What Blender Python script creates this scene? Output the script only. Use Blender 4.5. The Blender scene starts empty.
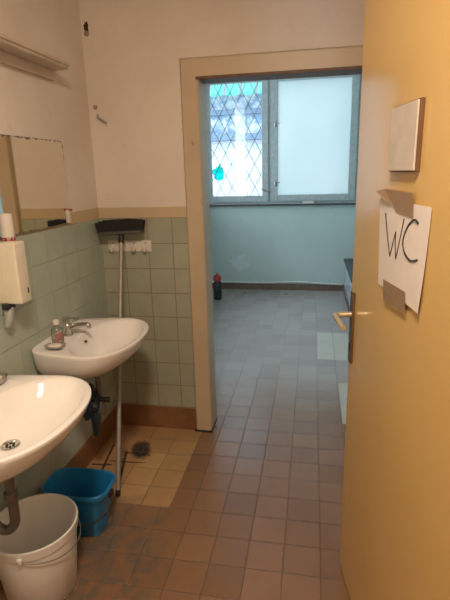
import bpy, bmesh, math, random
from mathutils import Vector, Matrix
random.seed(7)
C = bpy.context.scene.collection
SC = bpy.context.scene
PI = math.pi

# ------------------------------------------------------------------ camera, world, light, exposure
cd = bpy.data.cameras.new('camera'); cam = bpy.data.objects.new('camera', cd); C.objects.link(cam)
cr = Vector((0.98338107, 0.17966668, -0.02610654)); cu = Vector((-0.02230479, 0.26226394, 0.96473837)); cf = Vector((-0.18017814, 0.94812315, -0.26191282))
M4 = Matrix((cr, cu, -cf)).transposed().to_4x4(); M4.translation = Vector((0, 0, 1.5925)); cam.matrix_world = M4
cd.sensor_fit = 'VERTICAL'; cd.sensor_height = 24.0; cd.sensor_width = 18.0; cd.lens = 468.73 / 600 * 24; cd.clip_start = 0.02
SC.camera = cam
SC.cycles.caustics_reflective = False; SC.cycles.caustics_refractive = False
SC.view_settings.view_transform = 'Standard'; SC.view_settings.look = 'None'
SC.view_settings.gamma = 1.0; SC.view_settings.use_curve_mapping = False
SC.view_settings.exposure = 0.0

w = bpy.data.worlds.new('overcast_sky'); SC.world = w; w.use_nodes = True
bg = w.node_tree.nodes['Background']; bg.inputs[0].default_value = (0.74, 0.88, 1.0, 1); bg.inputs[1].default_value = 5.2

def area(name, loc, direction, size, power, col, portal=False, size_y=None):
    l = bpy.data.lights.new(name, 'AREA'); l.energy = power; l.color = col; l.size = size
    if size_y: l.shape = 'RECTANGLE'; l.size_y = size_y
    else: l.shape = 'DISK'
    if portal: l.cycles.is_portal = True
    o = bpy.data.objects.new(name, l); C.objects.link(o); o.location = loc
    o.rotation_euler = Vector(direction).to_track_quat('-Z', 'Y').to_euler()
    return o
area('window_portal', (-0.45, 6.60, 1.98), (0, -1, 0), 2.1, 1, (1, 1, 1), True, 1.6)
area('added_window_portal', (-1.78, 4.95, 1.92), (1, 0, 0), 2.4, 1, (1, 1, 1), True, 1.7)
LAMP = (-0.15, 0.25, 2.80)
area('ceiling_lamp_light', (LAMP[0], LAMP[1], LAMP[2] - 0.075), (0, 0, -1), 0.34, 45.0, (1.0, 0.80, 0.62))

# ------------------------------------------------------------------ constants
XL, YB, YF = -1.242, 2.621, 6.37
ZT, FT = 1.353, 0.1544

# ------------------------------------------------------------------ node helper
class V:
    def __init__(s, nt, sock): s.nt = nt; s.s = sock
    def _m(s, op, *a, clamp=False):
        n = s.nt.nodes.new('ShaderNodeMath'); n.operation = op; n.use_clamp = clamp
        for i, x in enumerate((s,) + a):
            if isinstance(x, V): s.nt.links.new(x.s, n.inputs[i])
            else: n.inputs[i].default_value = x
        return V(s.nt, n.outputs[0])
    def __add__(s, o): return s._m('ADD', o)
    def __sub__(s, o): return s._m('SUBTRACT', o)
    def __mul__(s, o): return s._m('MULTIPLY', o)
    def __truediv__(s, o): return s._m('DIVIDE', o)
    def gt(s, o): return s._m('GREATER_THAN', o)
    def lt(s, o): return s._m('LESS_THAN', o)
    def abs(s): return s._m('ABSOLUTE')
    def fract(s): return s._m('FRACT')
    def floor(s): return s._m('FLOOR')
    def max(s, o): return s._m('MAXIMUM', o)
    def min(s, o): return s._m('MINIMUM', o)
    def sqrt(s): return s._m('SQRT')
    def pw(s, o): return s._m('POWER', o)
    def inv(s): return (s * -1.0) + 1.0
    def ramp(s, a, b):
        n = s.nt.nodes.new('ShaderNodeMapRange'); n.clamp = True
        s.nt.links.new(s.s, n.inputs[0]); n.inputs[1].default_value = a; n.inputs[2].default_value = b
        return V(s.nt, n.outputs[0])

class Mat:
    def __init__(s, name, rough=0.5, metal=0.0, spec=0.5, col=(0.5, 0.5, 0.5)):
        s.m = bpy.data.materials.new(name); s.m.use_nodes = True; s.nt = s.m.node_tree
        s.b = s.nt.nodes['Principled BSDF']; s.set('Roughness', rough); s.set('Metallic', metal); s.set('Specular IOR Level', spec)
        s.set('Base Color', (*col, 1)); tc = s.nt.nodes.new('ShaderNodeTexCoord'); s.co = tc.outputs['Object']
        sp = s.nt.nodes.new('ShaderNodeSeparateXYZ'); s.nt.links.new(s.co, sp.inputs[0])
        s.x, s.y, s.z = (V(s.nt, sp.outputs[i]) for i in range(3))
    def set(s, k, v):
        if isinstance(v, V): s.nt.links.new(v.s, s.b.inputs[k])
        else: s.b.inputs[k].default_value = v
    def noise(s, scale, detail=3, rough=0.55, stretch=None, dist=0.0):
        n = s.nt.nodes.new('ShaderNodeTexNoise'); n.inputs['Scale'].default_value = scale
        n.inputs['Detail'].default_value = detail; n.inputs['Roughness'].default_value = rough; n.inputs['Distortion'].default_value = dist
        if stretch:
            mp = s.nt.nodes.new('ShaderNodeMapping'); mp.inputs['Scale'].default_value = stretch
            s.nt.links.new(s.co, mp.inputs[0]); s.nt.links.new(mp.outputs[0], n.inputs['Vector'])
        else: s.nt.links.new(s.co, n.inputs['Vector'])
        return V(s.nt, n.outputs[0])
    def white(s, a, b, k=0.0):
        c = s.nt.nodes.new('ShaderNodeCombineXYZ'); s.nt.links.new(a.s, c.inputs[0]); s.nt.links.new(b.s, c.inputs[1]); c.inputs[2].default_value = k
        n = s.nt.nodes.new('ShaderNodeTexWhiteNoise'); n.noise_dimensions = '3D'; s.nt.links.new(c.outputs[0], n.inputs[0])
        return V(s.nt, n.outputs['Value'])
    def mix(s, f, a, b):
        n = s.nt.nodes.new('ShaderNodeMix'); n.data_type = 'RGBA'
        if isinstance(f, V): s.nt.links.new(f.s, n.inputs[0])
        else: n.inputs[0].default_value = f
        for i, x in ((6, a), (7, b)):
            if isinstance(x, V): s.nt.links.new(x.s, n.inputs[i])
            else: n.inputs[i].default_value = (*x, 1)
        return V(s.nt, n.outputs[2])
    def bump(s, h, strength=0.3, dist=0.002):
        n = s.nt.nodes.new('ShaderNodeBump'); n.inputs['Strength'].default_value = strength; n.inputs['Distance'].default_value = dist
        s.nt.links.new(h.s, n.inputs['Height']); s.nt.links.new(n.outputs[0], s.b.inputs['Normal'])

def simple(name, col, rough=0.5, metal=0.0, var=0.12, nscale=25, spec=0.5):
    m = Mat(name, rough, metal, spec); n = m.noise(nscale, 4)
    m.set('Base Color', m.mix(n.ramp(0.3, 0.7), tuple(c * (1 - var) for c in col), tuple(min(1, c * (1 + var)) for c in col)))
    return m

def plaster():
    m = Mat('aged_white_plaster', 0.85)
    c = m.mix(m.noise(2.2, 4).ramp(0.35, 0.7), (0.80, 0.725, 0.645), (0.72, 0.63, 0.54))
    c = m.mix(m.noise(14, 5, 0.7).ramp(0.62, 0.82) * 0.35, c, (0.50, 0.40, 0.31))
    c = m.mix(m.noise(60, 3, 0.6).ramp(0.70, 0.80) * 0.35, c, (0.45, 0.35, 0.27))
    wob = m.noise(9, 2) * 0.008
    band = (m.z + wob).lt(1.418) * m.z.gt(1.30)
    c = m.mix(band * 0.85, c, (0.56, 0.42, 0.24))
    c = m.mix(m.z.lt(1.352) * 0.8, c, (0.45, 0.40, 0.32))
    m.set('Base Color', c); m.bump(m.noise(30, 4) + m.noise(4, 2) * 2.0, 0.35, 0.004)
    return m

def walltile(name, ax, off, base, base2, grout):
    m = Mat(name, 0.22)
    u = ((m.x if ax == 'x' else m.y) - off) / 0.15; v = (m.z - ZT) / 0.15
    d = ((u.fract() - 0.5).abs()).max((v.fract() - 0.5).abs())
    g = d.ramp(0.478, 0.490)
    rnd = m.white(u.floor(), v.floor())
    c = m.mix(rnd, base, base2)
    c = m.mix(m.noise(8, 4, 0.6).ramp(0.45, 0.8) * 0.35, c, tuple(x * 0.7 for x in base))
    c = m.mix(m.noise(45, 4, 0.7).ramp(0.66, 0.78) * 0.4, c, (0.20, 0.13, 0.07))
    c = m.mix(g, c, grout)
    m.set('Base Color', c); m.set('Roughness', g * 0.6 + 0.2); m.bump(g.inv() + m.noise(5, 2) * 0.3, 0.5, 0.002)
    return m

def floor_mat():
    m = Mat('terracotta_floor_tiles', 0.4)
    u0 = (m.x - (-0.0902)) / FT; v0 = (m.y - 1.5755) / FT
    pu = (m.x - (-0.665)) / 0.152; pv = (m.y - 1.878) / 0.149
    patch = m.x.lt(-0.665) * m.y.gt(1.878) * m.y.lt(2.63)
    u = u0 * patch.inv() + pu * patch; v = v0 * patch.inv() + pv * patch
    d = ((u.fract() - 0.5).abs()).max((v.fract() - 0.5).abs())
    g = (d + m.noise(40, 2) * 0.012).ramp(0.485, 0.497)
    rnd = m.white(u.floor(), v.floor(), 3.0); r2 = m.white(u.floor(), v.floor(), 9.0)
    c = m.mix(rnd, (0.215, 0.112, 0.052), (0.285, 0.155, 0.078))
    c = m.mix(r2.gt(0.8) * 0.35, c, (0.27, 0.14, 0.088))
    # cool daylight of the far room painted into the same tiles, greyer and paler
    far = m.y.ramp(2.9, 3.6)
    c = m.mix(far * 0.85, c, m.mix(rnd, (0.40, 0.36, 0.345), (0.49, 0.45, 0.435)))
    # pale replacement tiles
    uf = u0.floor(); vf = v0.floor()
    p1 = m.x.gt(0.0642) * m.x.lt(0.3730) * m.y.gt(4.046 - 0.155) * m.y.lt(4.046 + 0.155 * 4 - 0.06)
    p2 = m.x.gt(0.2186) * m.x.lt(0.40) * m.y.gt(2.81) * m.y.lt(3.43)
    c = m.mix(p1.max(p2) * 0.85, c, (0.60, 0.585, 0.50))
    # yellow shower corner tiles
    yel = m.mix(rnd, (0.56, 0.36, 0.165), (0.43, 0.255, 0.115))
    yel = m.mix(m.x.ramp(-0.82, -1.1) * 0.6 , yel, (0.44, 0.23, 0.11))
    c = m.mix(patch, c, yel)
    # dirt film and wear
    c = m.mix(m.noise(5, 5, 0.65).ramp(0.45, 0.75) * (m.y.ramp(3.6, 2.6) * 0.3 + 0.08), c, (0.15, 0.10, 0.07))
    c = m.mix(m.noise(22, 5, 0.7).ramp(0.60, 0.85) * 0.10, c, (0.42, 0.33, 0.25))
    gm = m.mix(m.y.gt(2.7), (0.10, 0.065, 0.045), (0.15, 0.13, 0.13))
    gm = m.mix(patch, gm, (0.13, 0.07, 0.035))
    c = m.mix(g * (m.noise(4, 3).ramp(0.3, 0.65) * 0.4 + 0.5), c, gm)
    # greenish dirty stain beside the buckets
    sx = (m.x + 0.86) / 0.30; sy = (m.y - 1.52) / 0.42
    st = (sx * sx + sy * sy).sqrt() + (m.noise(7, 4) - 0.5) * 1.4
    c = m.mix(st.ramp(1.05, 0.6) * 0.75, c, m.mix(m.noise(13, 4, 0.6, dist=1.0).ramp(0.42, 0.6), (0.115, 0.10, 0.075), (0.24, 0.12, 0.06)))
    # black smudge in the shower corner, with its cracked dirty grout
    bx = (m.x + 0.985) / 0.062; by = (m.y - 2.345) / 0.095
    sk = bx + by * 0.35
    bl = (sk * sk + by * by).sqrt() + (m.noise(35, 4) - 0.5) * 0.9
    c = m.mix(bl.ramp(1.15, 0.75) * 0.93, c, (0.035, 0.03, 0.03))
    for (ax_, ay_, hx, hy, sl) in ((-1.02, 2.215, 0.10, 0.006, -0.05), (-1.035, 2.20, 0.008, 0.13, 0.25), (-1.075, 2.05, 0.09, 0.006, 0.1), (-1.15, 2.24, 0.008, 0.16, 0.15), (-1.16, 2.17, 0.06, 0.007, -0.1), (-1.0, 2.30, 0.09, 0.006, 0.1)):
        dx = m.x - ax_; dy = m.y - ay_
        a1 = (dx + dy * sl if hx < hy else dx).abs() / hx; b1 = (dy if hx < hy else dy + dx * sl).abs() / hy
        k = a1.max(b1) + (m.noise(60, 3) - 0.5) * 1.2
        c = m.mix(k.ramp(1.1, 0.8) * 0.85, c, (0.03, 0.022, 0.018))
    m.set('Base Color', c)
    m.set('Roughness', g * 0.25 + 0.27); m.set('Specular IOR Level', 0.7)
    m.bump(g.inv() + m.noise(3, 2) * 1.2, 0.35, 0.003)
    return m

def teal_wall():
    m = Mat('pale_teal_painted_wall', 0.45)
    c = m.mix(m.noise(1.6, 4).ramp(0.3, 0.7), (0.46, 0.575, 0.545), (0.54, 0.655, 0.62))
    c = m.mix(m.noise(11, 5, 0.7).ramp(0.60, 0.75) * 0.3, c, (0.34, 0.44, 0.42))
    bx = (m.x + 0.98) / 0.16; bz = (m.z - 0.37) / 0.14
    bl = (bx * bx + bz * bz).sqrt() + (m.noise(16, 4) - 0.5) * 2.2
    c = m.mix(bl.ramp(0.9, 0.6) * 0.6, c, (0.72, 0.78, 0.83))
    m.set('Base Color', c); m.bump(m.noise(20, 4), 0.25, 0.003)
    return m

def door_paint():
    m = Mat('glossy_cream_door_paint', 0.23)
    c = m.mix(m.noise(1.5, 3).ramp(0.3, 0.7), (0.74, 0.50, 0.19), (0.70, 0.46, 0.165))
    m.set('Base Color', c); m.set('Roughness', 0.21); m.set('Specular IOR Level', 0.95)
    return m

def frame_paint():
    m = Mat('worn_beige_frame_paint', 0.4)
    c = m.mix(m.noise(3, 4).ramp(0.3, 0.7), (0.60, 0.48, 0.33), (0.53, 0.415, 0.275))
    chip = m.noise(26, 4, 0.65, (1, 1, 0.5)).ramp(0.70, 0.73)
    c = m.mix(chip * 0.8, c, (0.18, 0.09, 0.05)); m.set('Base Color', c); m.bump(chip.inv() + m.noise(12, 3) * 0.5, 0.2, 0.002)
    return m

def mirror_mat():
    m = Mat('aged_mirror_glass', 0.02, 1.0)
    e = (m.z - 1.362).min(m.z.inv() + 0.765).min(m.y.inv() + 1.262)
    e2 = e + (m.noise(45, 4, 0.7) - 0.5) * 0.05
    bad = e2.lt(0.004)
    c = m.mix(bad * 0.92, (0.80, 0.77, 0.68), (0.04, 0.03, 0.025))
    m.set('Base Color', c); m.set('Metallic', bad.inv()); m.set('Roughness', bad * 0.6 + 0.04)
    return m

def glass_clear(name, tint=(0.97, 0.99, 1.0), gloss=0.08):
    m = bpy.data.materials.new(name); m.use_nodes = True; nt = m.node_tree; nt.nodes.clear()
    o = nt.nodes.new('ShaderNodeOutputMaterial'); mx = nt.nodes.new('ShaderNodeMixShader'); t = nt.nodes.new('ShaderNodeBsdfTransparent')
    g = nt.nodes.new('ShaderNodeBsdfGlossy'); t.inputs[0].default_value = (*tint, 1); g.inputs['Roughness'].default_value = 0.03
    f = nt.nodes.new('ShaderNodeLayerWeight'); f.inputs[0].default_value = 0.12
    mm = nt.nodes.new('ShaderNodeMath'); mm.operation = 'ADD'; mm.inputs[1].default_value = gloss
    nt.links.new(f.outputs['Fresnel'], mm.inputs[0]); nt.links.new(mm.outputs[0], mx.inputs[0])
    nt.links.new(t.outputs[0], mx.inputs[1]); nt.links.new(g.outputs[0], mx.inputs[2]); nt.links.new(mx.outputs[0], o.inputs[0])
    w_ = type('G', (), {})(); w_.m = m; return w_

def glass_frosted():
    m = bpy.data.materials.new('frosted_pane_glass'); m.use_nodes = True; nt = m.node_tree; nt.nodes.clear()
    o = nt.nodes.new('ShaderNodeOutputMaterial'); mx = nt.nodes.new('ShaderNodeMixShader'); t = nt.nodes.new('ShaderNodeBsdfTranslucent')
    d = nt.nodes.new('ShaderNodeBsdfDiffuse'); d.inputs[0].default_value = (0.7, 0.8, 0.82, 1)
    tc = nt.nodes.new('ShaderNodeTexCoord'); n = nt.nodes.new('ShaderNodeTexNoise'); n.inputs['Scale'].default_value = 1.5; nt.links.new(tc.outputs['Object'], n.inputs['Vector'])
    r = nt.nodes.new('ShaderNodeMix'); r.data_type = 'RGBA'; r.inputs[6].default_value = (0.60, 0.645, 0.64, 1); r.inputs[7].default_value = (0.70, 0.73, 0.71, 1)
    nt.links.new(n.outputs[0], r.inputs[0]); nt.links.new(r.outputs[2], t.inputs[0])
    mx.inputs[0].default_value = 0.2; nt.links.new(t.outputs[0], mx.inputs[1]); nt.links.new(d.outputs[0], mx.inputs[2]); nt.links.new(mx.outputs[0], o.inputs[0])
    w_ = type('G', (), {})(); w_.m = m; return w_

def outside_mat():
    m = Mat('neighbour_house_plaster', 0.9)
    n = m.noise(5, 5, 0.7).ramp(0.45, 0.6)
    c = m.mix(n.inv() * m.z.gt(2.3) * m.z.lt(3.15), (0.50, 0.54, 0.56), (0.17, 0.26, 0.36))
    m.set('Base Color', c); return m

MT = dict(
    plaster=plaster(), floor=floor_mat(), teal=teal_wall(), door=door_paint(), frame=frame_paint(), mirror=mirror_mat(),
    tile_b=walltile('green_glazed_tiles_end_wall', 'x', -0.9465, (0.37, 0.385, 0.29), (0.41, 0.42, 0.32), (0.24, 0.19, 0.12)),
    tile_l=walltile('green_glazed_tiles_side_wall', 'y', 0.07, (0.42, 0.485, 0.41), (0.455, 0.515, 0.44), (0.36, 0.37, 0.28)),
    skirt=simple('brown_glazed_skirting', (0.23, 0.11, 0.048), 0.3, var=0.25, nscale=9),
    skirt_far=simple('dark_brown_skirting_far', (0.17, 0.115, 0.085), 0.45, var=0.25),
    ceram=simple('white_sanitary_ceramic', (0.86, 0.83, 0.79), 0.10, var=0.03, nscale=6),
    chrome=simple('worn_chrome', (0.62, 0.60, 0.57), 0.16, 1.0),
    pipe=simple('dull_grey_pipe', (0.20, 0.185, 0.18), 0.32, 0.7),
    dark=simple('black_rubber', (0.018, 0.017, 0.018), 0.55),
    bristle=simple('black_bristles', (0.012, 0.011, 0.011), 0.8),
    broomgrey=simple('grey_broom_block', (0.075, 0.065, 0.06), 0.45),
    pole=simple('grey_metal_broom_pole', (0.34, 0.31, 0.29), 0.5, 0.35),
    white_pl=simple('white_plastic', (0.74, 0.69, 0.62), 0.35, var=0.05),
    cream_pl=simple('cream_dispenser_plastic', (0.76, 0.68, 0.53), 0.35, var=0.04),
    bucket_w=simple('white_bucket_plastic', (0.84, 0.83, 0.81), 0.38, var=0.06, nscale=7),
    bucket_b=simple('blue_bucket_plastic', (0.015, 0.20, 0.47), 0.35, var=0.10, nscale=6),
    bluedark=simple('dark_blue_rubber', (0.010, 0.020, 0.036), 0.6, var=0.4),
    teal_rub=simple('teal_hose_plastic', (0.015, 0.035, 0.05), 0.45),
    red=simple('red_print', (0.50, 0.04, 0.035), 0.4),
    wood=simple('beige_painted_wood', (0.60, 0.50, 0.40), 0.5, var=0.12, nscale=14),
    stripw=simple('dark_brown_wood_strip', (0.13, 0.06, 0.035), 0.5, var=0.3),
    winframe=simple('grey_green_window_paint', (0.42, 0.47, 0.46), 0.45, var=0.12),
    sill=simple('dark_grey_sill_stone', (0.06, 0.06, 0.065), 0.4, var=0.3),
    handle=simple('brushed_bronze_aluminium', (0.74, 0.62, 0.43), 0.36, 0.7),
    plate=simple('dark_bronze_backplate', (0.27, 0.185, 0.11), 0.3, 0.8),
    paper=simple('white_paper', (0.80, 0.74, 0.70), 0.8, var=0.02),
    tape=simple('brown_packing_tape', (0.33, 0.215, 0.125), 0.3, var=0.12, nscale=40),
    ink=simple('black_marker_ink', (0.02, 0.018, 0.03), 0.5),
    signp=simple('pale_sign_plastic', (0.66, 0.58, 0.50), 0.3, var=0.08, nscale=20),
    signd=simple('brown_sign_backing', (0.16, 0.08, 0.04), 0.5),
    clear=glass_clear('clear_window_glass'), frosted=glass_frosted(),
    clearpl=glass_clear('clear_soap_bottle_plastic', (0.86, 0.84, 0.80), 0.16),
    soapliq=simple('pale_soap_liquid', (0.72, 0.66, 0.58), 0.2),
    pinkl=simple('pink_label', (0.72, 0.36, 0.32), 0.5, var=0.3, nscale=60),
    outside=outside_mat(), turq=simple('turquoise_awning', (0.06, 0.32, 0.26), 0.6), turqd=simple('turquoise_plastic', (0.0, 0.55, 0.50), 0.6, var=0.3, nscale=30),
    lattice=simple('grey_lattice_wire', (0.05, 0.055, 0.06), 0.6, 0.0), ledge=simple('grey_blue_ledge', (0.14, 0.20, 0.27), 0.8),
    ground=simple('courtyard_concrete', (0.5, 0.5, 0.48), 0.9), bench=simple('ledge_window_reflection', (0.50, 0.58, 0.63), 0.25, var=0.1),  # bench: bluish window reflection put into the ledge colour
    hole=simple('dark_broken_plaster', (0.05, 0.03, 0.02), 0.95, var=0.4), blueplug=simple('grey_wall_plug', (0.30, 0.26, 0.22), 0.6),
    ceil=simple('ceiling_whitewash', (0.78, 0.73, 0.67), 0.9), wire=simple('thin_steel_wire', (0.30, 0.27, 0.24), 0.4, 0.8),
    greytr=simple('grey_translucent_plastic', (0.36, 0.38, 0.34), 0.35), cable=simple('white_cable_sheath', (0.72, 0.75, 0.74), 0.5),
)

def translucent_bag():
    m = bpy.data.materials.new('translucent_turquoise_film'); m.use_nodes = True; nt = m.node_tree; b_ = nt.nodes['Principled BSDF']
    b_.inputs['Base Color'].default_value = (0.0, 0.55, 0.52, 1); o = nt.nodes['Material Output']
    t = nt.nodes.new('ShaderNodeBsdfTranslucent'); t.inputs[0].default_value = (0.0, 0.62, 0.58, 1); mx = nt.nodes.new('ShaderNodeMixShader'); mx.inputs[0].default_value = 0.7
    nt.links.new(b_.outputs[0], mx.inputs[1]); nt.links.new(t.outputs[0], mx.inputs[2]); nt.links.new(mx.outputs[0], o.inputs[0]); w_ = type('G', (), {})(); w_.m = m; return w_
MT['turqd'] = translucent_bag()

# ------------------------------------------------------------------ mesh helpers
def link(name, bm, mat, parent=None, smooth=False):
    bmesh.ops.recalc_face_normals(bm, faces=bm.faces)
    me = bpy.data.meshes.new(name); bm.to_mesh(me); bm.free(); me.materials.append(mat.m)
    if smooth:
        for p in me.polygons: p.use_smooth = True
        me.set_sharp_from_angle(angle=math.radians(40))
    o = bpy.data.objects.new(name, me); C.objects.link(o)
    if parent: o.parent = parent; o.matrix_parent_inverse = parent.matrix_world.inverted() if False else Matrix.Identity(4)
    return o

def box(bm, a, b, bev=0.0, mat4=None, seg=2):
    x0, y0, z0 = (min(a[i], b[i]) for i in range(3)); x1, y1, z1 = (max(a[i], b[i]) for i in range(3))
    t = bmesh.new()
    vs = [t.verts.new(p) for p in ((x0,y0,z0),(x1,y0,z0),(x1,y1,z0),(x0,y1,z0),(x0,y0,z1),(x1,y0,z1),(x1,y1,z1),(x0,y1,z1))]
    for f in ((0,3,2,1),(4,5,6,7),(0,1,5,4),(1,2,6,5),(2,3,7,6),(3,0,4,7)): t.faces.new([vs[i] for i in f])
    if bev: bmesh.ops.bevel(t, geom=t.edges[:], offset=bev, segments=seg, affect='EDGES', profile=0.6)
    if mat4: bmesh.ops.transform(t, matrix=mat4, verts=t.verts)
    me = bpy.data.meshes.new('tmp'); t.to_mesh(me); t.free(); bm.from_mesh(me); bpy.data.meshes.remove(me)
    return bm

def rings(bm, R, cap0=True, cap1=True, closed=True):
    L_ = [[bm.verts.new(p) for p in r] for r in R]; n = len(L_[0])
    for a, b in zip(L_, L_[1:]):
        for i in range(n if closed else n - 1): bm.faces.new((a[i], a[(i+1) % n], b[(i+1) % n], b[i]))
    if cap0: bm.faces.new(L_[0][::-1])
    if cap1: bm.faces.new(L_[-1])
    return bm

def lathe(bm, c, prof, n=32, cap0=True, cap1=True, axis='z'):
    R = []
    for r, h in prof:
        q = []
        for i in range(n):
            a = 2*PI*i/n; u, v = r*math.cos(a), r*math.sin(a)
            q.append(Vector(c) + (Vector((u, v, h)) if axis == 'z' else Vector((h, u, v)) if axis == 'x' else Vector((u, h, v))))
        R.append(q)
    return rings(bm, R, cap0, cap1)

def tube(bm, pts, r, n=10, smoothn=0):
    P = [Vector(p) for p in pts]
    if smoothn:
        Q = []; m = len(P)
        for i in range(m - 1):
            p0, p1, p2, p3 = P[max(i-1,0)], P[i], P[i+1], P[min(i+2,m-1)]
            for k in range(smoothn):
                t = k/smoothn
                Q.append(0.5*((2*p1)+(-p0+p2)*t+(2*p0-5*p1+4*p2-p3)*t*t+(-p0+3*p1-3*p2+p3)*t**3))
        Q.append(P[-1]); P = Q
    rr = r if isinstance(r, (list, tuple)) else None
    R = []; prev = None
    for i, p in enumerate(P):
        d = (P[min(i+1, len(P)-1)] - P[max(i-1, 0)]).normalized()
        if prev is None: s = d.orthogonal().normalized()
        else: s = (prev - d*prev.dot(d)).normalized()
        prev = s; t = d.cross(s)
        if rr:
            f = i/(len(P)-1)*(len(rr)-1); k = min(int(f), len(rr)-2); rad = rr[k]+(rr[k+1]-rr[k])*(f-k)
        else: rad = r
        R.append([p + s*math.cos(2*PI*j/n)*rad + t*math.sin(2*PI*j/n)*rad for j in range(n)])
    return rings(bm, R)

def tag(o, label=None, cat=None, group=None, kind=None):
    if label: o['label'] = label
    if cat: o['category'] = cat
    if group: o['group'] = group
    if kind: o['kind'] = kind
    return o
def struct(name, bm, mat, parent=None, smooth=False):
    o = link(name, bm, mat, parent, smooth)
    if not parent: o['kind'] = 'structure'
    return o
def empty(name, label, cat, loc, group=None, rotz=0):
    o = bpy.data.objects.new(name, None); C.objects.link(o); o.location = loc; o.rotation_euler = (0, 0, rotz); o.empty_display_size = 0.05
    return tag(o, label, cat, group)
def shift(bm, v):
    bmesh.ops.translate(bm, verts=bm.verts, vec=Vector(v)); return bm
NB = bmesh.new

# ------------------------------------------------------------------ room shell
ZC = 2.95
b = box(NB(), (-1.75, -1.25, -0.12), (0.9, 6.62, 0.0)); struct('floor', b, MT['floor'])
b = box(NB(), (-1.75, -1.25, ZC), (0.9, 6.62, ZC + 0.1)); struct('ceiling', b, MT['ceil'])
b = box(NB(), (XL - 0.15, -1.2, 0), (XL, YB, ZC)); struct('wall_left', b, MT['plaster'])
OX0, OX1, OZ = -0.607, 0.285, 2.085   # doorway opening in the end wall
YB2 = YB + 0.14
b = NB(); box(b, (XL - 0.15, YB, 0), (OX0, YB2, ZC)); box(b, (OX1, YB, 0), (0.9, YB2, ZC)); box(b, (OX0, YB, OZ), (OX1, YB2, ZC))
struct('wall_back', b, MT['plaster'])
b = box(NB(), (-1.4, -1.25, 0), (0.9, -1.2, ZC)); struct('wall_front', b, MT['plaster'])
XR = 0.40
b = NB(); box(b, (XR, -1.2, 0), (XR + 0.12, 0.80, ZC)); box(b, (XR, 1.70, 0), (XR + 0.12, YB, ZC)); box(b, (XR, 0.80, 2.16), (XR + 0.12, 1.70, ZC))
struct('wall_right', b, MT['plaster'])
b = box(NB(), (XR + 0.42, 0.60, 0), (XR + 0.5, YB, ZC)); struct('wall_toilet_room', b, MT['plaster'])
# tiled dado and skirting
b = box(NB(), (XL, -1.2, 0.13), (XL + 0.006, YB - 0.006, ZT)); struct('trim_1', b, MT['tile_l'])
b = box(NB(), (XL, YB - 0.006, 0.13), (-0.700, YB, ZT)); struct('trim_2', b, MT['tile_b'])
b = box(NB(), (XL, -1.2, 0), (XL + 0.013, YB - 0.013, 0.142), 0.002); struct('baseboard_left', b, MT['skirt'])
b = box(NB(), (XL, YB - 0.013, 0), (-0.70, YB, 0.150), 0.002); struct('baseboard_back', b, MT['skirt'])
# doorway frame (architrave + reveal lining)
fr = NB(); Y0 = YB - 0.028
sec = [(-0.708, YB), (-0.700, Y0 + 0.006), (-0.694, Y0), (OX0 - 0.004, Y0), (OX0 + 0.004, Y0 + 0.006), (OX0 + 0.004, YB2), (OX0 - 0.012, YB2), (OX0 - 0.012, YB)]
# left jamb, head, right jamb swept as one mitred section
def swept(bm):
    path = []
    W = [(sx - OX0, sy) for sx, sy in sec]   # offset from the opening edge (negative = outwards)
    corners = [((OX0, 0.0), (-1, 0)), ((OX0, OZ - 0.008), (-1, 1)), ((OX1, OZ - 0.008), (1, 1)), ((OX1, 0.0), (1, 0))]
    R = []
    for (cx, cz), (dx, dz) in corners:
        R.append([(cx - dx * o_ if True else 0, y, cz - dz * o_) for o_, y in W])
    return rings(bm, R)
swept(fr)
t1 = struct('trim_3', fr, MT['frame'])
b = box(NB(), (OX0 - 0.010, Y0 - 0.006, OZ - 0.020), (OX1 + 0.03, YB2 - 0.03, OZ - 0.006), 0.002); struct('door_strip', b, MT['stripw'], t1)
b = box(NB(), (-0.712, Y0 - 0.002, 0.0), (OX0 + 0.008, YB2, 0.012), 0.002); struct('foot_strip', b, MT['dark'], t1)

# far room
XFL, XFR = -1.60, 0.75
b = NB(); SY0, SY1, SZ0, SZ1 = 3.75, 6.15, 1.10, 2.75
box(b, (XFL - 0.15, YB2, 0), (XFL, SY0, ZC)); box(b, (XFL - 0.15, SY1, 0), (XFL, YF, ZC)); box(b, (XFL - 0.15, SY0, 0), (XFL, SY1, SZ0)); box(b, (XFL - 0.15, SY0, SZ1), (XFL, SY1, ZC)); struct('wall_far_left', b, MT['teal'])
b = box(NB(), (XFR, YB2, 0), (XFR + 0.1, YF, ZC)); struct('wall_far_right', b, MT['teal'])
WX0, WX1, WZ0, WZ1 = -1.47, 0.565, 1.175, 2.80
b = NB(); YO = YF + 0.22
box(b, (-1.75, YF, 0), (WX0, YO, ZC)); box(b, (WX1, YF, 0), (0.9, YO, ZC)); box(b, (WX0, YF, 0), (WX1, YO, WZ0 - 0.02)); box(b, (WX0, YF, WZ1), (WX1, YO, ZC))
struct('wall_far', b, MT['teal'])
b = box(NB(), (XFL, YF - 0.015, 0), (XFR, YF, 0.085), 0.002); struct('baseboard_far', b, MT['skirt_far'])
b = box(NB(), (XFL, YB2, 0), (XFL + 0.015, YF - 0.015, 0.085), 0.002); struct('baseboard_far_left', b, MT['skirt_far'])

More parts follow.
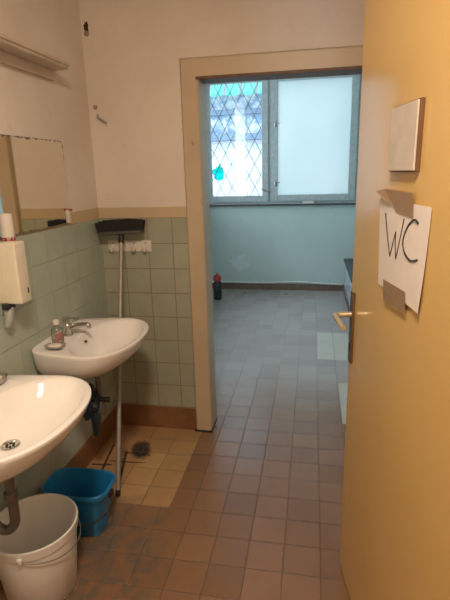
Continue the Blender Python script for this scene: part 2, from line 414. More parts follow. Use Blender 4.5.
# window: outer frame, two sashes, panes, lattice
wn = bpy.data.objects.new('window_1', None); C.objects.link(wn); wn['kind'] = 'structure'
def rectframe(bm, x0, x1, z0, z1, y0, y1, t, bev=0.004, tb=None):
    tb = tb or t
    box(bm, (x0, y0, z0), (x0 + t, y1, z1), bev); box(bm, (x1 - t, y0, z0), (x1, y1, z1), bev)
    box(bm, (x0 + t, y0 + .001, z0), (x1 - t, y1, z0 + tb), bev); box(bm, (x0 + t, y0 + .001, z1 - t), (x1 - t, y1, z1), bev)
b = NB(); rectframe(b, WX0, WX1, WZ0, WZ1, YF + 0.03, YF + 0.10, 0.045); box(b, (-0.588, YF + 0.03, WZ0 + 0.045), (-0.553, YF + 0.10, WZ1 - 0.045), 0.003)
link('window_frame', b, MT['winframe'], wn)
s1 = NB(); rectframe(s1, -1.425, -0.590, 1.205, 2.765, YF + 0.010, YF + 0.055, 0.080); s1 = link('window_sash', s1, MT['winframe'], wn)
s2 = NB(); rectframe(s2, -0.552, 0.525, 1.205, 2.765, YF + 0.010, YF + 0.055, 0.085); s2 = link('window_sash', s2, MT['winframe'], wn)
link('window_pane', box(NB(), (-1.35, YF + 0.030, 1.28), (-0.665, YF + 0.034, 2.69)), MT['clear'], s1)
link('window_pane', box(NB(), (-0.472, YF + 0.030, 1.285), (0.445, YF + 0.034, 2.685)), MT['frosted'], s2)
la = NB(); yl = YF + 0.13; px, pz = 0.158, 0.300
lx0, lx1, lz0, lz1 = -1.45, -0.60, 1.19, 2.79
for sgn in (1, -1):
    for k in range(-14, 26):
        # x = x0 + sgn * (z - z0) * px / pz
        xb = -1.333 + k * px; pts = []
        for i in range(201):
            z = lz0 + (lz1 - lz0) * i / 200; x = xb + sgn * (z - 1.55) * px / pz
            if lx0 <= x <= lx1: pts.append((x, yl + 0.004 * sgn, z))
        if len(pts) > 4: tube(la, [pts[0], pts[-1]], 0.0042, 6)
lat = tag(link('window_lattice', la, MT['lattice'], wn), 'diamond wire lattice')
for nm, z in (('upper', 2.17), ('lower', 1.44)):
    b = NB(); box(b, (-0.505, YF - 0.012, z - 0.03), (-0.485, YF + 0.01, z + 0.03), 0.004); tube(b, [(-0.495, YF - 0.018, z), (-0.43, YF - 0.03, z + 0.012)], 0.006, 8)
    link('window_latch', b, MT['chrome'], s2)
b = NB(); tube(b, [(-0.68, YF - 0.01, 1.375), (-0.60, YF - 0.02, 1.335), (-0.555, YF - 0.008, 1.32)], 0.007, 8); link('window_hook', b, MT['chrome'], s1)
b = box(NB(), (-1.50, YF - 0.045, WZ0 - 0.022), (0.60, YF + 0.03, WZ0), 0.004); o = link('window_sill', b, MT['sill'], wn)

w2 = bpy.data.objects.new('added_side_window', None); C.objects.link(w2); w2['kind'] = 'structure'  # unseen side window, added to bring more daylight into the far room
b = NB()
for y0_, y1_ in ((SY0, SY0 + .06), (SY1 - .06, SY1), (4.92, 4.98)): box(b, (XFL - 0.10, y0_, SZ0), (XFL - 0.04, y1_, SZ1), 0.003)
for z0_, z1_ in ((SZ0, SZ0 + .06), (SZ1 - .06, SZ1)): box(b, (XFL - 0.098, SY0 + .06, z0_), (XFL - 0.042, SY1 - .06, z1_), 0.003)
link('window_frame', b, MT['winframe'], w2)
link('window_pane', box(NB(), (XFL - 0.072, SY0 + 0.05, SZ0 + 0.05), (XFL - 0.068, SY1 - 0.05, SZ1 - 0.05)), MT['clear'], w2)

# WC door, ajar, hinged near the camera
ang = math.radians(10.5); DX, DY = 0.141, 1.656
dw, dt, dh = 0.84, 0.04, 2.13
dr = bpy.data.objects.new('door_1', None); C.objects.link(dr); dr['kind'] = 'structure'
# local frame: +Y from hinge to free edge, -X the visible face
dr.rotation_euler = (0, 0, ang); hx, hy = DX + math.sin(ang) * dw, DY - math.cos(ang) * dw; dr.location = (hx, hy, 0)
b = box(NB(), (0, 0, 0.008), (dt, dw, dh), 0.003); link('door_leaf', b, MT['door'], dr)
b = NB(); lz = 1.103; ly = dw - 0.035
box(b, (-0.009, ly - 0.018, 0.925), (0, ly + 0.018, 1.185), 0.004); hp = link('handle_plate', b, MT['plate'], dr)
b = NB(); tube(b, [(-0.005, ly, lz), (-0.050, ly, lz), (-0.062, ly - 0.006, lz), (-0.066, ly - 0.02, lz - 0.001), (-0.066, ly - 0.10, lz - 0.006), (-0.064, ly - 0.122, lz - 0.008)], [0.010, 0.010, 0.0105, 0.0105, 0.010, 0.009], 14, 5)
link('door_handle', b, MT['handle'], dr, True)
b = NB(); lathe(b, (0, ly, 0), [(0.0065, -0.0105), (0.0065, -0.0085)], 16, axis='x'); shift(b, (0, 0, 0.99)); box(b, (-0.0105, ly - 0.002, 0.968), (-0.0085, ly + 0.002, 0.99)); link('keyhole', b, MT['dark'], hp)
# door lining in the right wall
b = NB(); box(b, (XR - 0.012, 0.755, 0), (XR + 0.13, 0.80, 2.20), 0.003); box(b, (XR - 0.012, 1.70, 0), (XR + 0.13, 1.745, 2.20), 0.003); box(b, (XR - 0.012, 0.80, 2.16), (XR + 0.13, 1.70, 2.20), 0.003)
struct('trim_4', b, MT['frame'])

# ------------------------------------------------------------------ things on the WC door
def on_door(d, z, out=0.0):   # d = distance back from the free edge
    return Vector((hx, hy, 0)) + Matrix.Rotation(ang, 3, 'Z') @ Vector((-out, dw - d, z))
MD = Matrix.Rotation(ang, 3, 'Z')
pn = empty('paper_notice', 'white paper sheet with WC in black marker taped to the yellow door', 'notice', on_door(0.37, 1.38, 0.0), rotz=ang)
# local: y to free edge, -x outwards, z up; origin at d=0.30, z=1.38
def sheet(bm, pts, x=-0.002, t=0.0008, sub=6, curl=None):
    # pts quad corners (y,z): top-left, top-right, bottom-right, bottom-left as seen; left = towards the free edge (+y)
    g = []
    for s_ in (0, 1):
        R = []
        for i in range(sub + 1):
            v = i / sub; row = []
            for j in range(sub + 1):
                u = j / sub
                y = (pts[0][0]*(1-u)+pts[1][0]*u)*(1-v)+(pts[3][0]*(1-u)+pts[2][0]*u)*v
                z = (pts[0][1]*(1-u)+pts[1][1]*u)*(1-v)+(pts[3][1]*(1-u)+pts[2][1]*u)*v
                xx = x - (curl(u, v) if curl else 0) - s_ * t
                row.append(bm.verts.new((xx, y, z)))
            R.append(row)
        g.append(R)
    for R in g:
        for i in range(sub):
            for j in range(sub): bm.faces.new((R[i][j], R[i][j+1], R[i+1][j+1], R[i+1][j]))
    A, B_ = g
    ring = [(0, j) for j in range(sub)] + [(i, sub) for i in range(sub)] + [(sub, j) for j in range(sub, 0, -1)] + [(i, 0) for i in range(sub, 0, -1)]
    for k in range(len(ring)):
        a, c = ring[k], ring[(k+1) % len(ring)]
        bm.faces.new((A[a[0]][a[1]], A[c[0]][c[1]], B_[c[0]][c[1]], B_[a[0]][a[1]]))
    return bm
def dp_(*q): return [(0.37 - d, z - 1.38) for d, z in q]
b = sheet(NB(), dp_((0.256, 1.515), (0.596, 1.510), (0.588, 1.274), (0.284, 1.272)), curl=lambda u, v: 0.003 * math.sin(u * 3) + 0.008 * max(0, u - 0.75) * 4 * v * v)
link('sheet', b, MT['paper'], pn, True)
def strk(pts, r):
    bb = NB()
    for P in pts: tube(bb, [(-0.0062, y, z) for y, z in dp_(*P)], r, 8, 6)
    return bb
link('letter_w', strk([[(0.320, 1.476), (0.342, 1.425), (0.374, 1.368)], [(0.374, 1.368), (0.391, 1.405), (0.406, 1.436)], [(0.406, 1.436), (0.409, 1.40), (0.419, 1.368)], [(0.419, 1.368), (0.436, 1.415), (0.456, 1.474)]], 0.0016), MT['ink'], pn)
link('letter_c', strk([[(0.541, 1.471), (0.518, 1.477), (0.484, 1.459), (0.459, 1.422), (0.473, 1.395), (0.512, 1.381), (0.553, 1.390)]], 0.0023), MT['ink'], pn)
b = sheet(NB(), dp_((0.302, 1.539), (0.502, 1.536), (0.513, 1.482), (0.405, 1.486)), x=-0.0075); link('packing_tape', b, MT['tape'], pn)
b = sheet(NB(), dp_((0.253, 1.532), (0.308, 1.539), (0.372, 1.502), (0.325, 1.514)), x=-0.0085, curl=lambda u, v: 0.006 * (1 - u)); link('packing_tape', b, MT['tape'], pn)
b = sheet(NB(), dp_((0.341, 1.298), (0.500, 1.302), (0.511, 1.248), (0.351, 1.241)), x=-0.0078); link('packing_tape', b, MT['tape'], pn)

sp = empty('sign_plate', 'pale blank rectangular door plate mounted above the paper notice', 'sign', on_door(0.42, 1.661, 0.0), rotz=ang)
b = box(NB(), (-0.010, -0.093, -0.078), (0.0, 0.076, 0.078), 0.002); link('backing', b, MT['signd'], sp)
b = box(NB(), (-0.0145, -0.089, -0.075), (-0.010, 0.080, 0.075), 0.0018); link('face_plate', b, MT['signp'], sp)

# ------------------------------------------------------------------ wash basins
def basin(name, label, yc, depth, half, grp='wash basins on the tiled wall', z=0.85):
    t = empty(name, label, 'basin', (XL + 0.006, yc, z), grp)
    N = 72; cx = depth * 0.56
    def outline(k):   # polar-ish outline, d from the wall, w across
        a = 2 * PI * k / N; ca, sa = math.cos(a), math.sin(a)
        if ca >= 0: d = cx + (depth - cx) * abs(ca) ** (2/2.25); wv = half * math.copysign(abs(sa) ** (2/2.25), sa)
        else:
            d = cx - cx * abs(ca) ** (2/9.0); s_ = abs(sa) ** (2/9.0)
            wv = math.copysign(half * s_, sa)
            wv *= 1 - 0.16 * ((cx - d) / cx) ** 1.8
        return d, wv
    def inner(k, s=1.0, c=None, off=0):
        a = 2 * PI * k / N; ca, sa = math.cos(a), math.sin(a)
        c0 = depth * 0.63; rd = (depth - 0.028 - c0) if ca > 0 else (c0 - 0.135); p = 2/2.2
        d = c0 + rd * s * math.copysign(abs(ca) ** p, ca); wv = (half - 0.028) * s * math.copysign(abs(sa) ** p, sa)
        return d - off, wv
    def sc(k, sd, sw, zz):
        d, wv = outline(k); return (max(0.0, d * sd), wv * sw, zz)
    R = []
    R.append([sc(k, 0.30, 0.12, -0.178) for k in range(N)]); R.append([sc(k, 0.50, 0.40, -0.172) for k in range(N)])
    R.append([sc(k, 0.66, 0.66, -0.155) for k in range(N)]); R.append([sc(k, 0.80, 0.83, -0.122) for k in range(N)])
    R.append([sc(k, 0.90, 0.93, -0.085) for k in range(N)]); R.append([sc(k, 0.965, 0.975, -0.045) for k in range(N)])
    R.append([sc(k, 0.99, 0.993, -0.018) for k in range(N)]); R.append([sc(k, 1.0, 1.0, -0.008) for k in range(N)])
    R.append([sc(k, 0.998, 0.998, -0.002) for k in range(N)]); R.append([sc(k, 0.985, 0.985, 0.0) for k in range(N)])
    def inn(s, zz, off=0.0): return [(*inner(k, s, off=off), zz) for k in range(N)]
    R.append(inn(1.03, 0.0)); R.append(inn(1.0, -0.003)); R.append(inn(0.965, -0.014)); R.append(inn(0.91, -0.035)); R.append(inn(0.82, -0.062)); R.append(inn(0.66, -0.092, 0.014))
    R.append(inn(0.44, -0.112, 0.034)); R.append(inn(0.2, -0.123, 0.058)); R.append(inn(0.09, -0.127, 0.068))
    b = NB(); rings(b, R); link('bowl', b, MT['ceram'], t, True)
    dc = depth * 0.63 - 0.068
    b = NB(); lathe(b, (dc, 0, -0.126), [(0.030, 0.0), (0.032, 0.004), (0.026, 0.0045), (0.022, 0.001), (0.004, 0.001)], 28); dr_ = link('drain_ring', b, MT['chrome'], t, True)
    b = NB()
    for i in range(6):
        a = i * PI / 3; lathe(b, (dc + 0.012 * math.cos(a), 0.012 * math.sin(a), -0.124), [(0.0045, 0), (0.0045, 0.0012)], 10)
    link('drain_holes', b, MT['dark'], dr_)
    b = NB(); lathe(b, (0, 0, 0), [(0.0065, 0), (0.0065, 0.003)], 14); bmesh.ops.transform(b, matrix=Matrix.Translation((0.158, 0.0, -0.036)) @ Matrix.Rotation(math.radians(52), 4, 'Y') @ Matrix.Scale(1.5, 4, (0, 1, 0)), verts=b.verts)
    link('overflow_hole', b, MT['dark'], t)
    return t
fb = basin('wash_basin', 'white ceramic wash basin nearer the corner, in front of the broom pole', 1.997, 0.452, 0.290)
nb_ = basin('wash_basin', 'white ceramic wash basin at the left picture edge, above the white bucket', 1.240, 0.505, 0.300)

# mixer tap on the far basin (local coordinates of the basin)
tp = link('mixer_tap', lathe(NB(), (0.078, -0.015, 0), [(0.024, -0.002), (0.024, 0.006), (0.019, 0.010), (0.019, 0.052), (0.021, 0.056), (0.019, 0.060)], 24), MT['chrome'], fb, True)
b = NB(); tube(b, [(0.080, -0.015, 0.036), (0.13, -0.012, 0.050), (0.178, -0.010, 0.056), (0.188, -0.010, 0.050), (0.190, -0.010, 0.040)], [0.015, 0.013, 0.011, 0.0105, 0.010], 14, 5); link('spout', b, MT['chrome'], tp, True)
b = NB(); lathe(b, (0.078, -0.015, 0.060), [(0.020, 0), (0.022, 0.006), (0.021, 0.026), (0.014, 0.032)], 24); box(b, (0.085, -0.024, 0.082), (0.150, -0.006, 0.090), 0.003); link('tap_lever', b, MT['chrome'], tp, True)

# waste pipes
b = NB(); tube(b, [(0.222, 0.0, -0.170), (0.222, 0.0, -0.31)], 0.0165, 16); lathe(b, (0.222, 0, -0.190), [(0.024, 0), (0.026, 0.004), (0.026, 0.014), (0.022, 0.018)], 18)
wp = link('waste_pipe', b, MT['pipe'], nb_, True); b = NB()
tube(b, [(0.222, 0, -0.30), (0.222, 0, -0.40), (0.215, 0, -0.445), (0.185, 0, -0.475), (0.150, 0, -0.470), (0.128, 0, -0.435), (0.122, 0, -0.38), (0.105, 0, -0.345), (0.06, 0, -0.335), (0.0, 0, -0.335)], 0.0175, 16, 5)
lathe(b, (0.222, 0, -0.335), [(0.021, 0), (0.0235, 0.003), (0.0235, 0.027), (0.020, 0.03)], 18); link('trap_bend', b, MT['pipe'], wp, True)
b = NB(); box(b, (0.20, -0.032, -0.188), (0.25, -0.018, -0.176), 0.003); link('fixing_screw', b, MT['chrome'], wp)
wp2 = link('waste_pipe', tube(NB(), [(0.20, 0.0, -0.165), (0.200, 0.0, -0.40)], 0.013, 16), MT['pipe'], fb, True)
b = NB(); lathe(b, (0.200, 0, -0.425), [(0.010, 0), (0.026, 0.004), (0.030, 0.02), (0.030, 0.07), (0.024, 0.085), (0.016, 0.09)], 20); tube(b, [(0.190, 0.0, -0.345), (0.09, 0.03, -0.345), (0.0, 0.05, -0.345)], 0.015, 14); link('bottle_trap', b, MT['pipe'], wp2, True)
# two thin supply pipes
b = NB(); tube(b, [(0.085, -0.03, -0.10), (0.080, -0.045, -0.24), (0.03, -0.06, -0.30), (0.0, -0.06, -0.31)], 0.005, 8, 6); link('supply_hose', b, MT['chrome'], fb, True)

# dark rag wrapped on the far trap
rg = empty('dark_rag', 'crumpled dark blue rag and hose end wrapped around the waste pipe', 'rag', (XL + 0.006 + 0.17, 1.975, 0.50))
b = NB(); bmesh.ops.create_icosphere(b, subdivisions=4, radius=1.0)
from mathutils import noise as MN
for v in b.verts:
    n = v.co.normalized(); f = 1 + 0.42 * MN.noise(n * 2.3) + 0.22 * MN.noise(n * 6.0)
    v.co = Vector((n.x * 0.048 * f, n.y * 0.055 * f, n.z * 0.085 * f))
shift(b, (-0.012, -0.012, 0.005)); link('cloth', b, MT['bluedark'], rg, True)
b = NB(); tube(b, [(0.005, 0.0, -0.03), (0.01, 0.0, -0.09), (0.0, 0.01, -0.15), (-0.012, 0.02, -0.20)], [0.020, 0.026, 0.020, 0.009], 12, 5); link('hose_end', b, MT['teal_rub'], rg, True)
b = NB(); tube(b, [(0.02, 0.0, 0.02), (0.060, 0.01, 0.015), (0.085, 0.02, 0.01)], [0.014, 0.012, 0.017], 12, 4); link('valve_knob', b, MT['dark'], rg, True)

# soap bottle & dishes
sb = empty('soap_bottle', 'small clear plastic soap bottle with pink label beside the tap', 'bottle', (-1.148, 1.872, 0.85))
b = NB(); lathe(b, (0, 0, 0), [(0.024, 0.0), (0.027, 0.004), (0.027, 0.055), (0.024, 0.070), (0.012, 0.082), (0.011, 0.094)], 28); link('bottle_body', b, MT['clearpl'], sb, True)
b = NB(); lathe(b, (0, 0, 0), [(0.022, 0.003), (0.0245, 0.006), (0.0245, 0.030)], 28); link('liquid', b, MT['soapliq'], sb, True)
b = NB(); R = [[(0.0278 * math.cos(a), 0.0278 * math.sin(a), z) for a in [math.radians(-75 + 6 * i) for i in range(16)]] for z in (0.022, 0.056)]; rings(b, R, False, False, False)
bmesh.ops.solidify(b, geom=b.faces[:], thickness=0.0006); link('label', b, MT['pinkl'], sb, True)
b = NB(); lathe(b, (0, 0, 0), [(0.0135, 0.092), (0.0135, 0.110), (0.010, 0.114)], 20); link('cap', b, MT['white_pl'], sb, True)
def dish(name, label, loc, rx, ry, h, mat):
    t = empty(name, label, 'soap dish', loc)
    b = NB(); n = 36
    def rg_(s, z): return [(rx*s*math.copysign(abs(math.cos(2*PI*i/n))**0.7, math.cos(2*PI*i/n)), ry*s*math.copysign(abs(math.sin(2*PI*i/n))**0.7, math.sin(2*PI*i/n)), z) for i in range(n)]
    rings(b, [rg_(0.78, 0.0), rg_(0.92, h*0.3), rg_(1.0, h*0.95), rg_(1.02, h), rg_(0.95, h), rg_(0.86, h*0.4), rg_(0.7, h*0.25)]); link('tray', b, mat, t, True)
    b = NB(); rings(b, [rg_(0.50, h*0.3), rg_(0.66, h*0.5), rg_(0.68, h*0.9), rg_(0.55, h*1.15), rg_(0.2, h*1.22)]); link('soap', b, MT['soapliq'], t, True)
    return t
dish('soap_dish', 'clear plastic soap dish lying beside the soap bottle', (-1.125, 1.805, 0.85), 0.045, 0.034, 0.018, MT['clearpl'])
dish('soap_dish', 'cloudy soap dish on the basin at the left picture edge', (-1.165, 1.425, 0.85), 0.045, 0.055, 0.024, MT['clearpl'])

# ------------------------------------------------------------------ broom
a_ = Vector((-1.072, 2.528, 1.268)); b_ = Vector((-0.952, 1.92, 0.006)); ax = (a_ - b_).normalized()
br = empty('broom', 'black push broom standing bristles up against the tiled corner', 'broom', b_)
b = NB(); tube(b, [(0, 0, 0), (a_ - b_)], 0.0115, 16); link('pole', b, MT['pole'], br, True)
link('end_cap', tube(NB(), [Vector((0, 0, 0)) + ax * 0.0005, ax * 0.03], 0.0135, 16), MT['dark'], br, True)
b = NB(); tube(b, [a_ - b_ - ax * 0.05, a_ - b_ + ax * 0.012], [0.015, 0.018], 16); link('socket', b, MT['dark'], br, True)
hm = Matrix.Translation(a_ - b_) @ Matrix.Rotation(math.radians(-2.5), 4, 'Y') @ Matrix.Rotation(math.radians(-4), 4, 'X') @ Matrix.Rotation(math.radians(4), 4, 'Z')
b = NB(); n = 24; R = []
for i in range(n + 1):
    u = i / n; x = -0.135 + 0.27 * u; e = (1 - abs(2*u-1) ** 6) ** 0.5 if 0 < u < 1 else 0.02; e = max(e, 0.15)
    arch = 0.0
    R.append([(x, 0.030*e*c_, 0.012 + 0.011*max(e,0.5)*s_) for c_, s_ in [(-1,-.6),(-.8,-1),(.8,-1),(1,-.6),(1,.6),(.8,1),(-.8,1),(-1,.6)]])
rings(b, R); bmesh.ops.transform(b, matrix=hm, verts=b.verts); link('broom_block', b, MT['broomgrey'], br, True)
b = NB()
for i in range(26):
    for j in range(4):
        u = i / 25; x = -0.122 + 0.244 * u; y = -0.020 + 0.0133 * j
        fl = (2*u-1); tx = x + 0.010 * fl ** 3 + random.uniform(-.003, .003); ty = y * 1.35 + random.uniform(-.003, .003); h = 0.022 + 0.062 + random.uniform(-.005, .004) - 0.012 * abs(fl) ** 5
        tube(b, [(x, y, 0.020), (0.5*(x+tx), 0.5*(y+ty), 0.05), (tx, ty, h)], [0.0075, 0.0085, 0.0075], 7)
bmesh.ops.transform(b, matrix=hm, verts=b.verts); tag(link('bristles', b, MT['bristle'], br, True), kind='stuff')

# ------------------------------------------------------------------ hook rail
hr = empty('hook_rail', 'white plastic coat hook rail screwed to the green tiles', 'hook rail', (-1.063, YB - 0.006, 1.187))
b = NB()
for i in range(4): box(b, (-0.135 + i*0.068, -0.005, -0.030), (-0.135 + i*0.068 + 0.066, 0, 0.036), 0.003)
box(b, (-0.13, -0.003, -0.02), (0.13, 0, 0.03)); link('back_strip', b, MT['white_pl'], hr)
for i in range(4):
    x = -0.102 + i*0.068; b = NB()
    tube(b, [(x, -0.004, 0.010), (x, -0.012, -0.012), (x, -0.024, -0.022), (x, -0.036, -0.014), (x, -0.038, 0.004)], [0.012, 0.011, 0.010, 0.010, 0.011], 12, 5)
    hk = link('hook', b, MT['white_pl'], hr, True)
    b = NB(); lathe(b, (x, 0, 0.022), [(0.0045, -0.0062), (0.0045, -0.0048)], 12, axis='y'); link('screw', b, MT['pipe'], hk)

# ------------------------------------------------------------------ mirror
mi = empty('wall_mirror', 'frameless old mirror with blackened edges on the left wall', 'mirror', (0, 0, 0))
b = NB(); x0, x1 = XL + 0.009, XL + 0.014
pts = [(1.40, 1.362), (2.232, 1.368), (2.245, 1.50), (2.262, 1.745), (2.248, 1.764), (1.40, 1.764)]
rings(b, [[(x0, y, z) for y, z in pts], [(x1, y, z) for y, z in pts]]); link('mirror_glass', b, MT['mirror'], mi)
b = NB(); box(b, (XL, 1.45, 1.38), (x0, 2.22, 1.75)); link('backing_board', b, MT['stripw'], mi)
b = NB(); box(b, (XL, 2.228, 1.366), (XL + 0.024, 2.252, 1.432), 0.006); mc = link('mirror_clip', b, MT['white_pl'], mi, True)
b = NB(); tube(b, [(XL + 0.026, 2.228, 1.436), (XL + 0.030, 2.246, 1.428), (XL + 0.024, 2.262, 1.432)], 0.004, 8, 4); link('red_clip_end', b, MT['red'], mc, True)

# ------------------------------------------------------------------ shelf
sh = empty('wall_shelf', 'narrow beige wooden wall shelf high above the mirror', 'shelf', (XL, 1.7, 2.06))
b = NB(); sec2 = [(0, 0.022), (0.0, 0.050), (0.098, 0.050), (0.100, 0.046), (0.100, 0.038), (0.092, 0.034), (0.090, 0.026), (0.082, 0.022)]
rings(b, [[(x, y, z) for x, z in sec2] for y in (-0.75, 0.555)]); link('shelf_board', b, MT['wood'], sh)
b = box(NB(), (0, -0.75, -0.022), (0.020, 0.550, 0.022), 0.002); link('cleat', b, MT['wood'], sh)

# ------------------------------------------------------------------ dispenser, cup
dp = empty('wall_dispenser', 'cream plastic box dispenser on the tiles below the mirror', 'dispenser', (XL + 0.006, 1.63, 1.105))
b = NB(); box(b, (0, -0.004, 0), (0.102, 0.068, 0.247), 0.007, seg=3); link('dispenser_case', b, MT['cream_pl'], dp, True)
b = box(NB(), (0.1015, 0.045, 0.035), (0.1032, 0.053, 0.058)); link('level_slot', b, MT['dark'], dp)
b = NB(); box(b, (0.02, -0.02, -0.022), (0.045, 0.035, 0.002), 0.003); nz = link('nozzle', b, MT['dark'], dp)
b = NB(); tube(b, [(0.028, 0.01, -0.018), (0.032, 0.0, -0.06), (0.022, -0.005, -0.095)], [0.018, 0.019, 0.014], 12, 4); link('push_lever', b, MT['greytr'], nz, True)
cp = empty('paper_cup', 'white cup with a red rim pattern on top of the dispenser', 'cup', (XL + 0.006 + 0.052, 1.672, 1.352))
b = NB(); lathe(b, (0, 0, 0), [(0.026, 0.0), (0.027, 0.002), (0.024, 0.108), (0.022, 0.108), (0.025, 0.004)], 32); link('cup_wall', b, MT['white_pl'], cp, True)
b = NB(); lathe(b, (0, 0, 0), [(0.0279, 0.004), (0.0277, 0.018)], 32, False, False); bmesh.ops.solidify(b, geom=b.faces[:], thickness=0.0005)
mred = Mat('red_and_white_print', 0.4); mred.set('Base Color', mred.mix(mred.noise(110, 3).ramp(0.46, 0.52), (0.75, 0.66, 0.6), (0.55, 0.04, 0.035))); link('red_band', b, mred, cp, True)
b = NB(); lathe(b, (0, 0, 0), [(0.019, 0.095), (0.019, 0.1)], 24); link('dark_opening', b, MT['hole'], cp)

# ------------------------------------------------------------------ buckets
wb = empty('white_bucket', 'large round white plastic bucket with wire handle under the near basin', 'bucket', (-1.043, 1.368, 0))
b = NB(); lathe(b, (0, 0, 0), [(0.130, 0.0), (0.134, 0.004), (0.158, 0.262), (0.163, 0.264), (0.165, 0.270), (0.165, 0.292), (0.168, 0.298), (0.167, 0.303), (0.160, 0.303), (0.157, 0.298), (0.131, 0.010), (0.02, 0.008)], 72); link('bucket_body', b, MT['bucket_w'], wb, True)
b = NB()
pts = []
for i in range(25):
    u = i / 24; a = math.radians(-75 + 170 * u); r = 0.1690 + 0.0 * math.sin(u * PI); pts.append((r * math.cos(a), r * math.sin(a), 0.276 - 0.055 * math.sin(u * PI) ** 0.8))
tube(b, pts, 0.0022, 8); link('wire_handle', b, MT['wire'], wb, True)
for a in (-75, 95):
    b = NB(); lathe(b, (0.166 * math.cos(math.radians(a)), 0.166 * math.sin(math.radians(a)), 0.268), [(0.009, 0), (0.010, 0.003), (0.010, 0.016), (0.008, 0.018)], 14)
    link('handle_lug', b, MT['bucket_w'], wb, True)

bb = empty('blue_bucket', 'blue square-rimmed plastic bucket with black handle behind the white one', 'bucket', (-1.030, 1.700, 0))
def sq(rx, ry, z, n=64, p=0.5, dip=0.0, bow=0.0):
    q = []
    for i in range(n):
        a = 2*PI*i/n; c_, s_ = math.cos(a), math.sin(a)
        q.append((rx*math.copysign(abs(c_)**p, c_), ry*math.copysign(abs(s_)**p, s_) - bow*(1-abs(c_))*(s_ < 0), z - dip*(abs(math.sin(a*2)) ** 1.5) * 0 - dip*abs(c_)**3))
    return q
b = NB(); rings(b, [sq(0.103, 0.062, 0.0), sq(0.108, 0.066, 0.004), sq(0.143, 0.092, 0.205), sq(0.146, 0.095, 0.212), sq(0.154, 0.103, 0.214), sq(0.157, 0.106, 0.222), sq(0.157, 0.106, 0.238), sq(0.154, 0.103, 0.242), sq(0.147, 0.096, 0.240), sq(0.143, 0.092, 0.23), sq(0.105, 0.063, 0.010), sq(0.02, 0.015, 0.008)])
link('bucket_body', b, MT['bucket_b'], bb, True)
b = NB(); tube(b, [(0.160, -0.01, 0.205), (0.166, -0.05, 0.165), (0.12, -0.105, 0.125), (0.04, -0.124, 0.110), (-0.05, -0.122, 0.118), (-0.11, -0.11, 0.145), (-0.160, -0.06, 0.185), (-0.160, -0.01, 0.205)], 0.0045, 10, 6); link('carry_handle', b, MT['dark'], bb, True)
for x0_, x1_ in ((0.150, 0.164), (-0.164, -0.150)): link('handle_lug', box(NB(), (x0_, -0.022, 0.190), (x1_, 0.012, 0.216), 0.003), MT['dark'], bb)

# ------------------------------------------------------------------ small wall damage and fittings
def blob(bm, c, rx, rz, seed, y0, n=22):
    random.seed(seed); R0 = []; 
    rad = [1 + random.uniform(-.28, .28) for _ in range(n)]
    for yy, s in ((y0, 1.0), (y0 - 0.0012, 0.93)):
        R0.append([(c[0] + rx*s*rad[i]*math.cos(2*PI*i/n), yy, c[1] + rz*s*rad[i]*math.sin(2*PI*i/n)) for i in range(n)])
    rings(bm, R0); random.seed(7 + seed); return bm
b = blob(NB(), (-1.212, 2.362), 0.013, 0.030, 3, YB); o = tag(link('wall_hole', b, MT['hole'], None), 'dark broken hole high in the end wall corner', 'hole')
b = NB(); lathe(b, (-1.212, 0, 2.330), [(0.014, YB), (0.014, YB - 0.006), (0.006, YB - 0.008)], 14, axis='y'); hh = link('plaster_crumb', b, MT['blueplug'], o, True)
pl = tag(link('wall_plug', lathe(NB(), (-1.200, 0, 1.962), [(0.011, YB), (0.011, YB - 0.010), (0.005, YB - 0.011)], 16, axis='y'), MT['blueplug'], None, True), 'small grey wall plug above the cable stub', 'wall plug')
b = NB(); tube(b, [(-1.190, YB + 0.004, 1.925), (-1.186, YB - 0.014, 1.912), (-1.160, YB - 0.022, 1.893), (-1.132, YB - 0.018, 1.876)], [0.004, 0.005, 0.006, 0.004], 10, 5)
tag(link('cable_stub', b, MT['greytr'], None, True), 'short grey cable stub sticking out of the end wall', 'cable')

# ceiling lamp (source of the warm light)
cl = empty('ceiling_lamp', 'round flush ceiling lamp lighting the washroom', 'lamp', (LAMP[0], LAMP[1], ZC))
b = NB(); lathe(b, (0, 0, 0), [(0.19, -0.03), (0.20, -0.02), (0.20, 0.0)], 32); lathe(b, (0, 0, 0), [(0.19, -0.22), (0.19, -0.03)], 32, False, False); link('lamp_base', b, MT['white_pl'], cl, True)

# ------------------------------------------------------------------ far room things
bn = empty('low_ledge', 'grey boxed ledge tinted with bluish window reflection, running along the right of the far room', 'ledge', (0.437, 3.9, 0))
b = box(NB(), (0, -1.0, 0), (0.31, 2.455, 0.425), 0.004); link('ledge_body', b, MT['bench'], bn)
b = box(NB(), (-0.02, -1.0, 0.425), (0.31, 2.455, 0.450), 0.004); link('ledge_top', b, MT['sill'], bn)
b = box(NB(), (-0.008, -1.0, 0.0), (0.0, 2.45, 0.085), 0.002); link('ledge_skirting', b, MT['skirt_far'], bn)
pts = [(-1.55, YF - 0.021, 0.100), (-1.2, YF - 0.021, 0.106), (-0.9, YF - 0.021, 0.102), (-0.6, YF - 0.021, 0.104), (-0.2, YF - 0.021, 0.122), (0.1, YF - 0.021, 0.104), (0.42, YF - 0.021, 0.094)]
tag(link('wall_cable', tube(NB(), pts, 0.0115, 8, 5), MT['cable'], None, True), 'white cable sagging along the far wall just above the skirting', 'cable')
ex = empty('dark_canister', 'dark cylindrical canister with red top in the far left corner', 'canister', (-1.195, 5.80, 0)); ex.scale = (0.95, 0.95, 0.93)
b = NB(); lathe(b, (0, 0, 0), [(0.050, 0), (0.054, 0.006), (0.054, 0.235), (0.040, 0.262), (0.022, 0.272)], 24); link('canister_body', b, MT['dark'], ex, True)
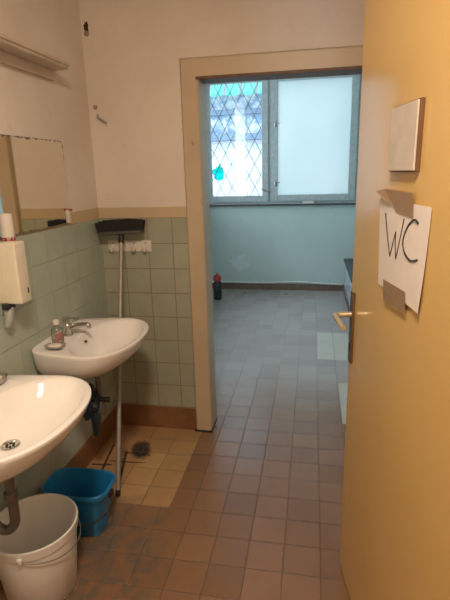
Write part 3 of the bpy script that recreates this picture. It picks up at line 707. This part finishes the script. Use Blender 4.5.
b = NB(); lathe(b, (0, 0, 0), [(0.030, 0.255), (0.052, 0.270), (0.056, 0.300), (0.048, 0.335), (0.020, 0.352)], 20); link('red_top', b, MT['red'], ex, True)
b = NB(); tube(b, [(-0.02, 0, 0.345), (0.0, 0, 0.372), (0.022, 0, 0.365)], 0.006, 8, 4); link('carry_loop', b, MT['red'], ex, True)
b = box(NB(), (-0.135, YF - 0.035, WZ0), (0.012, YF - 0.002, WZ0 + 0.030), 0.003); tag(link('folded_paper', b, MT['white_pl'], None), 'small folded white paper lying on the window sill', 'paper')
for x, y, s in ((-0.888, 6.147, 0.022), (-0.330, 6.137, 0.026)):
    b = NB(); lathe(b, (x, y, 0), [(s, 0), (s, 0.002), (s * 0.5, 0.004)], 14)
    tag(link('floor_stopper', b, MT['dark'], None, True), 'small dark disc on the far room floor, ' + ('left' if x < -0.5 else 'right') + ' one of two near the window wall', 'disc', 'dark discs on the far floor')

# ------------------------------------------------------------------ outside
gr = box(NB(), (-9, YO, -0.3), (8, 16, -0.1)); struct('ground', gr, MT['ground'])
hs = empty('neighbour_house', 'pale neighbouring house with ledges seen through the lattice pane', 'building', (-1.5, 9.7, -0.1))
b = box(NB(), (-0.75, 0, 0), (6, 1.2, 4.3)); b = link('house_wall', b, MT['outside'], hs)
b = NB(); box(b, (-0.75, -0.18, 2.30), (6, 0.0, 2.42), 0.01); box(b, (-0.75, -0.08, 2.78), (6, 0.0, 2.88), 0.01); link('house_ledge', b, MT['ledge'], hs)
b = NB(); 
for i in range(22): 
    x = -0.75 + i * 0.3; rings(b, [[(x, -0.45, 3.08), (x + 0.12, -0.45, 3.14), (x + 0.25, -0.45, 3.08), (x + 0.12, -0.45, 3.06)], [(x, 0.0, 3.50), (x + 0.12, 0.0, 3.56), (x + 0.25, 0.0, 3.50), (x + 0.12, 0.0, 3.48)]])
link('awning', b, MT['turq'], hs)
b = NB(); bmesh.ops.create_icosphere(b, subdivisions=3, radius=1.0)
for v in b.verts:
    n = v.co.normalized(); f = 1 + 0.5 * MN.noise(n * 2.1 + Vector((4, 1, 2))) + .3 * MN.noise(n * 5); v.co = Vector((n.x * 0.070 * f, n.y * 0.03 * f, n.z * 0.105 * f))
bmesh.ops.delete(b, geom=[v for v in b.verts if v.co.y > 0.004], context='VERTS'); shift(b, (-1.285, YF + 0.175, 1.585)); tag(link('turquoise_bag', b, MT['turqd'], None, True), 'crumpled turquoise bag caught on the window lattice', 'bag')
